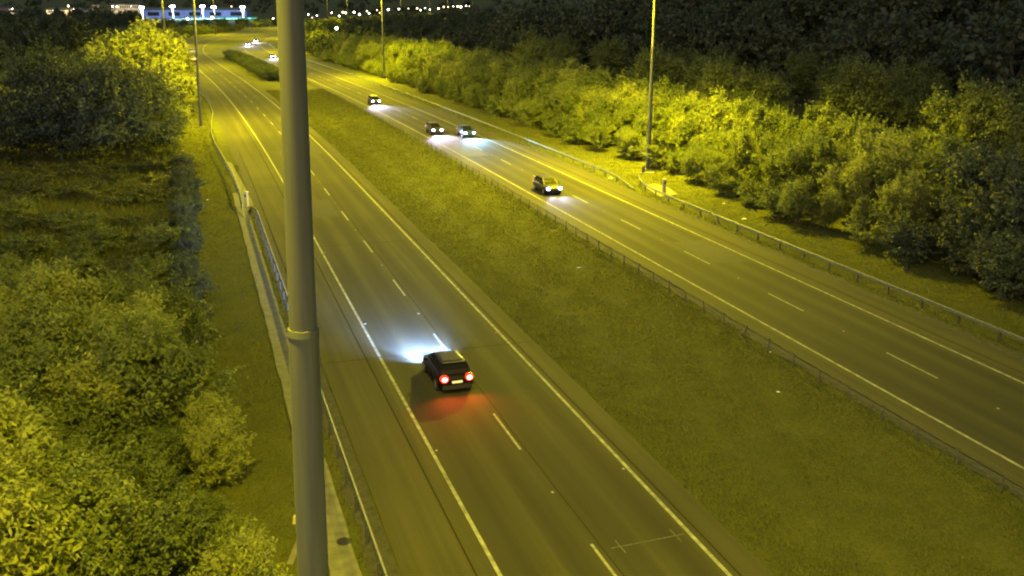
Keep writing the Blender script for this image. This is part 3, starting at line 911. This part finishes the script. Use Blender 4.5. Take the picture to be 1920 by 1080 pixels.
# ------------------------------------------------------------------ grass
def grass():
    r = np.random.default_rng(3)
    S, T = [], []
    def patch(s0, s1, t0, t1, n):
        u = r.uniform(0, 1, n) ** 1.6
        S.append(s0 + (s1 - s0) * u); T.append(r.uniform(t0, t1, n))
    patch(-22, 190, 5.15, 17.35, 330000)
    patch(-22, 150, -14.5, -9.0, 70000)
    patch(-22, 90, -8.05, -7.55, 7000)
    patch(-10, 130, 29.2, 37.5, 90000)
    s = np.concatenate(S); t = np.concatenate(T)
    # patchy
    x, y = road_np(s, t)
    pn = 0.4 * np.sin(x * 1.3 + np.sin(y * 0.9)) * np.sin(y * 1.1 + np.sin(x * 0.7)) + r.normal(0, 0.7, len(x))
    keep = pn > -0.45
    x, y = x[keep], y[keep]; n = len(x)
    z = np.zeros(n)
    for i in range(0, n, 60000): z[i:i + 60000] = ground_z(x[i:i + 60000], y[i:i + 60000])
    dist = np.hypot(x, y)
    h = r.uniform(0.03, 0.10, n) * (1 + dist / 200)
    w = r.uniform(0.010, 0.024, n) * (1 + dist / 90)
    a = r.uniform(0, 2 * math.pi, n)
    lx, ly = r.normal(0, 0.5, n) * h, r.normal(0, 0.5, n) * h
    p = np.stack([x, y, z - 0.01], 1)
    d = np.stack([np.cos(a) * w, np.sin(a) * w, np.zeros(n)], 1)
    tip = p + np.stack([lx, ly, h], 1)
    V = np.stack([p - d, p + d, tip], 1).reshape(-1, 3)
    me = np_mesh('grass', V, np.arange(n * 3).reshape(n, 3), M['grass_blade'])
    tag(link('grass', me), 'short rough grass of the median and verges', 'grass', kind='stuff')
    # tall rough meadow on the left
    n = 90000
    x = r.uniform(-75, -18, n); y = r.uniform(45, 135, n)
    s, t = st_of(x[:1], y[:1])
    ss = np.empty(n); tt = np.empty(n)
    for i in range(0, n, 30000): ss[i:i + 30000], tt[i:i + 30000] = st_of(x[i:i + 30000], y[i:i + 30000])
    k = (tt < -14.0)
    x, y = x[k], y[k]; n = len(x)
    z = ground_z(x, y)
    h = r.uniform(0.3, 0.9, n); w = r.uniform(0.03, 0.06, n); a = r.uniform(0, 6.28, n)
    p = np.stack([x, y, z - 0.02], 1); d = np.stack([np.cos(a) * w, np.sin(a) * w, 0 * w], 1)
    tip = p + np.stack([r.normal(0, .3, n) * h, r.normal(0, .3, n) * h, h], 1)
    V = np.stack([p - d, p + d, tip], 1).reshape(-1, 3)
    me = np_mesh('meadow_grass', V, np.arange(n * 3).reshape(n, 3), M['grass_blade'])
    tag(link('meadow_grass', me), 'tall rough meadow grass between the scrub on the left', 'grass', kind='stuff')
grass()

# ------------------------------------------------------------------ cars
def car_paint(name, c):
    m, nt, N, L, b = new_mat(name)
    b.inputs['Base Color'].default_value = (*c, 1); b.inputs['Roughness'].default_value = 0.45; b.inputs['Metallic'].default_value = 0.15
    b.inputs['Coat Weight'].default_value = 0.0; b.inputs['Specular IOR Level'].default_value = 0.2; b.inputs['Coat Roughness'].default_value = 0.08
    return m
PAINTS = {'red': car_paint('dark_red_paint', (0.010, 0.005, 0.006)), 'grey': car_paint('dark_grey_paint', (0.035, 0.035, 0.04)),
          'silver': car_paint('silver_paint', (0.3, 0.3, 0.32)), 'blue': car_paint('blue_paint', (0.03, 0.06, 0.16)), 'white': car_paint('white_paint', (0.6, 0.6, 0.6))}

def car(label, s, t, direction, paint, lights_on='head', head_mat='head', beam_col=(0.8, 0.8, 1.0), beam=2500, group=None, beams=True, rear=False, wide=False):
    """direction +1: drives away along +s, -1: towards the camera. local +Y is the front"""
    a = heading(s)
    rz = -a + (0 if direction > 0 else math.pi)
    root = empty('car', road(s, t, 0.047), rz)
    tag(root, label, 'car', group)
    P = PAINTS[paint]
    st = [(-2.12, .62, .42, .74, .78), (-2.08, .76, .32, .86, .90), (-1.95, .83, .26, .97, 1.0), (-1.55, .87, .22, .98, 1.0), (-0.6, .885, .20, .96, .98),
          (0.5, .885, .20, .94, .96), (1.15, .87, .21, .90, .93), (1.6, .84, .23, .80, .86), (1.92, .78, .26, .70, .76), (2.08, .66, .32, .60, .64), (2.13, .5, .4, .54, .56)]
    rings = []
    for y, w, zb, zs, zc in st:
        rings.append([(-w * .9, y, zb), (-w, y, zb + .12), (-w * 1.01, y, (zb + zs) / 2 + .03), (-w * .965, y, zs - .03), (-w * .88, y, zs + .01), (-w * .4, y, zc), (w * .4, y, zc), (w * .88, y, zs + .01), (w * .965, y, zs - .03),
                      (w * 1.01, y, (zb + zs) / 2 + .03), (w, y, zb + .12), (w * .9, y, zb)])
    m = MB(); m.loft(rings); m.build('body', P, root, True)
    # cabin: belt, mid and roof outlines
    def ring(y0, y1, w0, w1, z, zf=0.0):
        return [(-w0, y0, z), (-w0 * .98, y0 * .45 + y1 * .55, z + zf * .6), (-w1, y1, z + zf), (w1, y1, z + zf), (w0 * .98, y0 * .45 + y1 * .55, z + zf * .6), (w0, y0, z)]
    belt = ring(-1.93, 1.12, .76, .72, .93, -.02); mid = ring(-1.78, .72, .715, .68, 1.18, 0); rf = ring(-1.42, .22, .62, .60, 1.42, .01); tp = ring(-1.25, .0, .46, .44, 1.47, .0)
    m = MB(); m.loft([belt, mid, rf, tp]); m.build('cabin', P, root, False)
    def pane(name, quad, off):
        q = [Vector(v) for v in quad]
        n = (q[1] - q[0]).cross(q[2] - q[1]).normalized()
        c = sum(q, Vector()) / len(q)
        if n.dot(c - Vector((0, -0.3, 1.1))) < 0: n = -n
        q = [c + (v - c) * 0.90 + n * off for v in q]
        return mesh_obj(name, q, [tuple(range(len(q)))], M['glass'], root)
    pane('windscreen', [belt[2], belt[3], mid[3], mid[2]], 0.014); pane('windscreen', [mid[2], mid[3], rf[3], rf[2]], 0.014)
    pane('rear_window', [mid[5], mid[0], rf[0], rf[5]], 0.012)
    for sd in (0, 1):
        i0, i1, i2 = (0, 1, 2) if sd == 0 else (5, 4, 3)
        pane('side_window', [mid[i0], mid[i1], rf[i1], rf[i0]], 0.012)
        pane('side_window', [mid[i1], mid[i2], rf[i2], rf[i1]], 0.012)
    for sx in (-1, 1):
        m = MB(); m.box((sx * .93, .62, .98), (.18, .12, .13)); m.build('wing_mirror', P, root)
        for wy in (-1.28, 1.30):
            w = MB(); w.tube([(sx * .66, wy, .31), (sx * .90, wy, .31)], .315, 18)
            wo_ = w.build('wheel', M['black'], root)
            w = MB(); w.tube([(sx * .895, wy, .31), (sx * .915, wy, .31)], .20, 14); w.build('rim', M['rim'], wo_)
    m = MB(); m.box((0, -2.10, .40), (1.45, .10, .22)); m.build('rear_bumper', M['black'], root)
    m = MB(); m.box((0, 2.09, .38), (1.2, .10, .20)); m.build('front_bumper', M['black'], root)
    m = MB(); m.box((0, -2.155, .66), (.52, .02, .12)); m.build('number_plate', M['plate'], root)
    m = MB(); m.box((0, -1.50, 1.435), (1.1, .22, .03)); m.build('spoiler', P, root)
    lens = 'lens_blue' if head_mat == 'head_blue' else 'lens_violet'  # outer rim glows around each bulb as a painted halo
    def lampunit(cx, cz, rx, rz_, ys, mat):
        m = MB(); m.loft([[(cx + rx * k * math.cos(q), yy, cz + rz_ * k * math.sin(q)) for q in [2 * math.pi * j / 12 for j in range(12)]] for yy, k in ys])
        return m
    for sx in (-1, 1):
        h = lampunit(sx * .60, .66, .25, .17, ((1.90, 1.0), (2.06, .92), (2.10, .8)), lens).build('headlight', M[lens], root)
        lampunit(sx * .60, .66, .17, .12, ((2.09, 1.0), (2.14, .9), (2.17, .5)), None).build('bulb', M[head_mat], h, True)
        h = lampunit(sx * .62, .82, .225, .20, ((-1.98, 1.0), (-2.11, .95), (-2.14, .8)), None).build('tail_light', M['lens_red'], root)
        lampunit(sx * .62, .82, .15, .125, ((-2.13, 1.0), (-2.17, .9), (-2.19, .5)), None).build('bulb', M['tail'], h, True)
    if beams:
        for sx in (-1, 1):
            ld = bpy.data.lights.new('headlight_beam', 'SPOT'); ld.energy = beam; ld.color = beam_col
            ld.spot_size = R(74); ld.spot_blend = 0.9; ld.shadow_soft_size = 0.08
            lo = bpy.data.objects.new('headlight_beam', ld); lo.parent = root; lo.location = (sx * .6, 2.22, .64)
            lo.rotation_euler = (R(90 - (11 if wide else 9)), 0, R(9 if wide else 6))
            if wide: ld.spot_size = R(98); ld.spot_blend = 1.0
            col.objects.link(lo)
            if wide:   # main beam, thrown farther up the road
                l2 = bpy.data.lights.new('main_beam', 'SPOT'); l2.energy = beam * 4.5; l2.color = beam_col
                l2.spot_size = R(54); l2.spot_blend = 1.0; l2.shadow_soft_size = 0.08
                m2 = bpy.data.objects.new('main_beam', l2); m2.parent = root; m2.location = (sx * .6, 2.22, .64)
                m2.rotation_euler = (R(90 - 9), 0, R(6)); col.objects.link(m2)
    if rear:
        for sx in (-1, 1):
            ld = bpy.data.lights.new('tail_glow', 'SPOT'); ld.energy = 420; ld.color = (1.0, 0.10, 0.02)
            ld.spot_size = R(165); ld.spot_blend = 1.0; ld.shadow_soft_size = 0.12
            lo = bpy.data.objects.new('tail_glow', ld); lo.parent = root; lo.location = (sx * .66, -2.26, .84)
            lo.rotation_euler = (R(-90 + 18), 0, 0)
            col.objects.link(lo)
    return root

def s_of(px, py):
    p = at(px, py); s, t = st_of(p.x, p.y); return float(s[0])
car('blackish red hatchback driving away on the near carriageway, tail lights lit', s_of(845, 742) + 2.1, -1.0, 1, 'red', head_mat='head_blue', beam_col=(0.20, 0.33, 1.0), beam=10500, rear=True, wide=True)
car('dark car alone on the opposite carriageway, coming closer with headlights on', s_of(1058, 366) + 2.1, FAR_C - 1.7, -1, 'grey', beam_col=(0.55, 0.55, 1.0), beam=1500)
car('oncoming car in the inner lane beside a blue-lit car', s_of(808, 254) + 2.1, FAR_C - 1.7, -1, 'grey', beam_col=(0.66, 0.60, 1.0), beam=8000)
car('oncoming blue-lit car in the outer lane beside another car', s_of(863, 260) + 2.1, FAR_C + 1.75, -1, 'blue', head_mat='head_blue', beam_col=(0.28, 0.62, 1.0), beam=11000)
car('oncoming car farther back behind the side by side pair', s_of(714, 197) + 2.1, FAR_C - 1.7, -1, 'grey', beam_col=(0.66, 0.60, 1.0), beam=8000)
car('nearer oncoming car left of the pole at the hedge', s_of(493, 110) + 2.1, FAR_C + 0.2, -1, 'grey', beam_col=(0.85, 0.85, 1.0), beam=9000)
car('middle oncoming car of the three at the distant bend', s_of(492, 86) + 2.1, FAR_C - 1.6, -1, 'grey', beam_col=(0.85, 0.8, 1.0), beam=9000)
car('farthest oncoming car of the three at the distant bend', s_of(516, 79) + 2.1, FAR_C + 1.0, -1, 'grey', beam_col=(0.85, 0.8, 1.0), beam=9000)
car('white car far up the near carriageway with red tail lights', s_of(366, 116) + 2.1, -2.8, 1, 'white', beam_col=(1, .9, .8), beam=3000, rear=True)

# white board added in place of a passing vehicle's light streak
p = at(348, 104)
root = empty('roadside_board', p, R(-3)); tag(root, 'long thin white board on posts beside the road at the bend', 'board')
m = MB(); m.box((0, 0, 1.4), (7.6, 0.12, 0.55)); m.build('panel', M['white'], root)
for x in (-3, 0, 3):
    m = MB(); m.box((x, .12, .7), (.1, .1, 1.4)); m.build('post', M['steel'], root)

# ------------------------------------------------------------------ floodlit pitch and town
def lamp_dot(name, label, px, py, dist, r_, mat, group, cat='street lamp', pole=9.0):
    """a distant street lamp: glowing head on a pole; dist metres ahead"""
    d = at(px, 400); ux = d.x / d.y
    # height on the line of sight through the pixel at that distance
    u, v = px - 960.0, py - 540.0
    fy = F * math.cos(PITCH) - v * math.sin(PITCH); fz = -(F * math.sin(PITCH) + v * math.cos(PITCH))
    x = u / fy * dist; z = CAM_H + fz / fy * dist
    base = gz(x, dist)
    root = empty(name, (x, dist, base)); tag(root, label, cat, group)
    h = max(3.0, z - base)
    m = MB(); m.tube([(0, 0, 0), (0, 0, h - r_)], 0.12, 5); m.build('pole', M['steel_dark'], root)
    m = MB()
    m.loft([[(r_ * k * math.cos(q), r_ * k * math.sin(q), h + r_ * zz) for q in [2 * math.pi * j / 8 for j in range(8)]] for k, zz in ((.4, -.9), (.9, -.4), (1, 0), (.9, .4), (.4, .9))])
    m.build('lamp_head', M[mat], root)
    return root

dots = [(18, 35), (21, 40), (37, 35), (50, 30), (82, 30), (57, 1), (100, 1), (105, 3), (116, 2), (128, 11), (148, 22), (235, 5), (246, 12), (219, 12), (254, 32), (250, 41),
        (211, 12), (418, 4), (425, 4), (441, 7), (398, 2), (434, 12), (408, 8)]
for i, (px, py) in enumerate(dots):
    lamp_dot('street_lamp', 'small bright street lamp among the buildings of the distant town', px, py, random.uniform(1050, 1300) if py > 8 else random.uniform(2200, 2700),
             random.uniform(.35, 1.0) * (1 if py > 8 else 1.9), random.choice(['lamp_white', 'lamp_warm', 'lamp_cool']), 'street lamps of the distant town')
dots2 = [(578, 27), (586, 36), (594, 29), (622, 24), (636, 30), (643, 23), (648, 24), (664, 23), (674, 27), (688, 21), (692, 25), (707, 19), (712, 24), (728, 18), (748, 17), (766, 16), (782, 16), (788, 19), (797, 15),
         (806, 18), (822, 16), (832, 13), (840, 13), (850, 12), (858, 12), (864, 13), (874, 11), (880, 12)]
for i, (px, py) in enumerate(dots2):
    lamp_dot('street_lamp', 'small bright lamp in the long row on the horizon right of the pole', px, py, 900 + (px - 570) * 1.9, random.uniform(.35, .9) * (1 + (px - 570) / 600), random.choice(['lamp_white', 'lamp_warm']), 'row of lamps on the horizon')
for (px, py, lab) in ((352, 38, 'white flaring lamp at the left end of the green pitch'), (398, 33, 'white lamp in front of the middle of the green pitch'), (513, 41, 'flaring white lamp beside the pole above the bend')):
    lamp_dot('street_lamp', lab, px, py, 880, 1.0, 'lamp_white', None)
for (px, py, d, lab) in ((631, 53, 560, 'bluish white lamp low behind the trees right of the pole'), (807, 34, 820, 'bluish white lamp behind the trees left of centre')):
    lamp_dot('street_lamp', lab, px, py, d, 0.8, 'lamp_cool', None)
lamp_dot('street_lamp', 'small lone lamp above the trees near top centre', 929, 72, 330, 0.22, 'lamp_white', None)

# pitch
M['turf'] = simple('green_turf', (0.05, 0.30, 0.16), 0.9, noise=0.2, nscale=.05)
M['bluewall'] = simple('blue_cladding', (0.06, 0.09, 0.24), 0.7, noise=0.2, nscale=.1)
pc = [at(322, 42.5), at(482, 37.0), at(482, 33.5), at(318, 38.0)]
o = mesh_obj('sports_pitch', [(p.x, p.y, 1.2) for p in pc] + [(p.x, p.y, -0.5) for p in pc], [(0, 1, 2, 3), (4, 5, 1, 0), (5, 6, 2, 1), (6, 7, 3, 2), (7, 4, 0, 3)], M['turf'])
tag(o, 'bright green floodlit sports pitch in the distance', kind='structure')
pm_ = sum(pc, Vector()) / 4
def flood(px, dist, h):
    d = at(px, 300); x = d.x / d.y * dist
    root = empty('floodlight_mast', (x, dist, 0))
    tag(root, {295: 'leftmost floodlight mast left of the pitch', 350: 'floodlight mast second from the left at the pitch', 404: 'pale floodlight mast at the middle of the pitch',
               424: 'floodlight mast right of the middle of the pitch', 476: 'rightmost floodlight mast of the pitch'}[px], 'floodlight mast')
    m = MB(); m.tube([(0, 0, 0), (0, 0, h)], [.45, .3], 8); m.build('pole', M['white'], root)
    m = MB(); m.box((0, -.3, h + .5), (4.2, .6, 1.1)); m.build('lamp_bank', M['lamp_cool'], root)
    ld = bpy.data.lights.new('floodlight', 'POINT'); ld.energy = 110000; ld.color = (0.75, 0.95, 1.0); ld.shadow_soft_size = 1.5
    lo = bpy.data.objects.new('floodlight', ld); lo.parent = root; lo.location = (0, -2.0, h - .6); col.objects.link(lo)
for px, dist, h in ((295, 1010, 11), (350, 1000, 12), (404, 1010, 12), (424, 990, 11.5), (476, 1000, 11.5)): flood(px, dist, h)

def building(name, label, px0, px1, ytop, dist, depth, wall, nfl, nwin, lit, seed):
    x0, x1 = at(px0, 300), at(px1, 300)
    x0, x1 = x0.x / x0.y * dist, x1.x / x1.y * dist
    v = ytop - 540.0
    fy = F * math.cos(PITCH) - v * math.sin(PITCH); fz = -(F * math.sin(PITCH) + v * math.cos(PITCH))
    zt = CAM_H + fz / fy * dist
    w = x1 - x0; base = gz((x0 + x1) / 2, dist); h = max(5, zt - base)
    root = empty(name, ((x0 + x1) / 2, dist, base)); tag(root, label, 'building')
    m = MB(); m.box((0, depth / 2, h / 2), (w, depth, h)); m.build('wall', wall, root)
    m = MB(); m.add([(-w / 2 - .6, -.6, h), (w / 2 + .6, -.6, h), (w / 2 + .6, depth + .6, h), (-w / 2 - .6, depth + .6, h), (-w / 2, depth / 2, h + 2.5), (w / 2, depth / 2, h + 2.5)],
                    [(0, 1, 5, 4), (2, 3, 4, 5), (1, 2, 5), (3, 0, 4), (3, 2, 1, 0)]); m.build('roof', M['steel_dark'], root)
    r = random.Random(seed)
    for f in range(nfl):
        for k in range(nwin):
            z = (f + .55) * h / nfl; x = -w / 2 + (k + .5) * w / nwin
            mm = MB(); mm.box((x, -.06, z), (w / nwin * .55, .12, h / nfl * .45))
            mm.build('window', M['winlit'] if r.random() < lit else M['glass'], root)
    return root
M['winlit'] = simple('lit_window', (0.5, 0.45, 0.3), 0.4, emit=(1.0, 0.80, 0.40), es=0.8)
M['cream'] = simple('cream_render', (0.5, 0.44, 0.33), 0.8, noise=.2, nscale=.2)
M['pinkwall'] = simple('pinkish_brick', (0.36, 0.2, 0.15), 0.8, noise=.2, nscale=.2)
building('town_building', 'lit cream building in the left part of the distant town', -6, 30, 27, 1150, 12, M['cream'], 2, 9, .4, 1)
building('town_building', 'wider lit cream building right of the first one at far left', 34, 84, 25, 1180, 14, M['cream'], 2, 12, .5, 2)
building('town_building', 'brightly lit cream building in the middle of the town', 122, 152, 19, 1120, 14, M['cream'], 3, 8, .7, 3)
building('town_building', 'lit pinkish brick building beside the bright cream one', 154, 182, 19, 1110, 14, M['pinkwall'], 3, 8, .6, 4)
building('town_building', 'small lit building at the right end of the town', 188, 198, 20, 1130, 10, M['cream'], 3, 3, .5, 5)
building('sports_hall', 'long low blue sports hall behind the floodlit pitch', 296, 482, 19, 1060, 20, M['bluewall'], 1, 5, .0, 6)
building('town_building', 'dim long terrace on the slope above the town', 205, 290, 9, 1400, 12, M['cream'], 2, 22, .15, 7)
building('town_building', 'dim upper terrace at far left above the lit buildings', 0, 62, 16, 1450, 12, M['pinkwall'], 2, 18, .15, 8)
for (x, y, e, c) in ((at(20, 300), 1130, 70000, (1, .85, .5)), (at(62, 300), 1150, 90000, (1, .85, .45)), (at(140, 300), 1098, 110000, (1, .9, .5)), (at(172, 300), 1090, 90000, (1, .8, .45)), (at(250, 300), 1370, 40000, (1, .85, .6))):
    root = empty('street_lamp', (x.x / x.y * y, y, 0)); tag(root, 'lit street lamp standing in front of a town building', 'street lamp', 'lamps in front of town buildings')
    m = MB(); m.tube([(0, 0, 0), (0, 0, 9)], .12, 5); m.build('pole', M['steel_dark'], root)
    m = MB(); m.box((0, 0, 9.2), (1.0, .5, .4)); m.build('lamp_head', M['lamp_white'], root)
    ld = bpy.data.lights.new('town_light', 'POINT'); ld.energy = e; ld.color = c; ld.shadow_soft_size = .5
    lo = bpy.data.objects.new('town_light', ld); lo.parent = root; lo.location = (0, 0, 8.6); col.objects.link(lo)

# ------------------------------------------------------------------ small things
def bit(px, py, label, size=.2, name='litter', z=None):
    p = at(px, py)
    r = random.Random(px)
    z = gz(p.x, p.y) if z is None else z
    V = [(r.uniform(.6, 1) * size * math.cos(q), r.uniform(.5, 1) * size * .7 * math.sin(q), r.uniform(0, .04)) for q in [k * 1.047 for k in range(6)]] + [(0, 0, size * .45)]
    o = mesh_obj(name, V, [(k, (k + 1) % 6, 6) for k in range(6)] + [(5, 4, 3, 2, 1, 0)], M['litter'])
    o.location = (p.x, p.y, z + .09 if name == 'litter' else z)
    tag(o, label, 'litter')
bit(1086, 498, 'white scrap of litter on the median grass near the fence', .2)
bit(1459, 731, 'pale yellow scrap of litter on the median grass at right', .16)
bit(1395, 413, 'white bag of litter beside the far barrier', .3)
bit(1357, 384, 'small white scrap beside the far barrier posts', .2)
bit(389, 377, 'pale scrap of litter on the left verge near the footpath', .2)
bit(1444, 663, 'tiny grey scrap of litter on the median near the fence', .08)
bit(1145, 336, 'flat pale scrap on the edge of the far hard shoulder', .35)

# reflector studs between the lane marks
proto = None
for rd, tc, s0, per in ((near_rd, 0.0, 4.0, 12.0), (far_rd, FAR_C, 17.2, 11.85)):
    for k in range(-2, 22):
        if proto is None:
            m = MB(); m.box((0, 0, 0.012), (0.11, 0.13, 0.028), 0, .7); o = m.build('road_stud', M['stud'], rd); proto = o
        else:
            o = proto.copy(); col.objects.link(o); o.parent = rd
        o.location = road(s0 + per * k, tc, 0.047); o.rotation_euler = (0, 0, -heading(s0 + per * k))
for k in range(-2, 18):
    o = proto.copy(); col.objects.link(o); o.parent = near_rd; o.location = road(5 + 18 * k, 3.45, 0.047)
    o = proto.copy(); col.objects.link(o); o.parent = near_rd; o.location = road(9 + 18 * k, -3.45, 0.047)
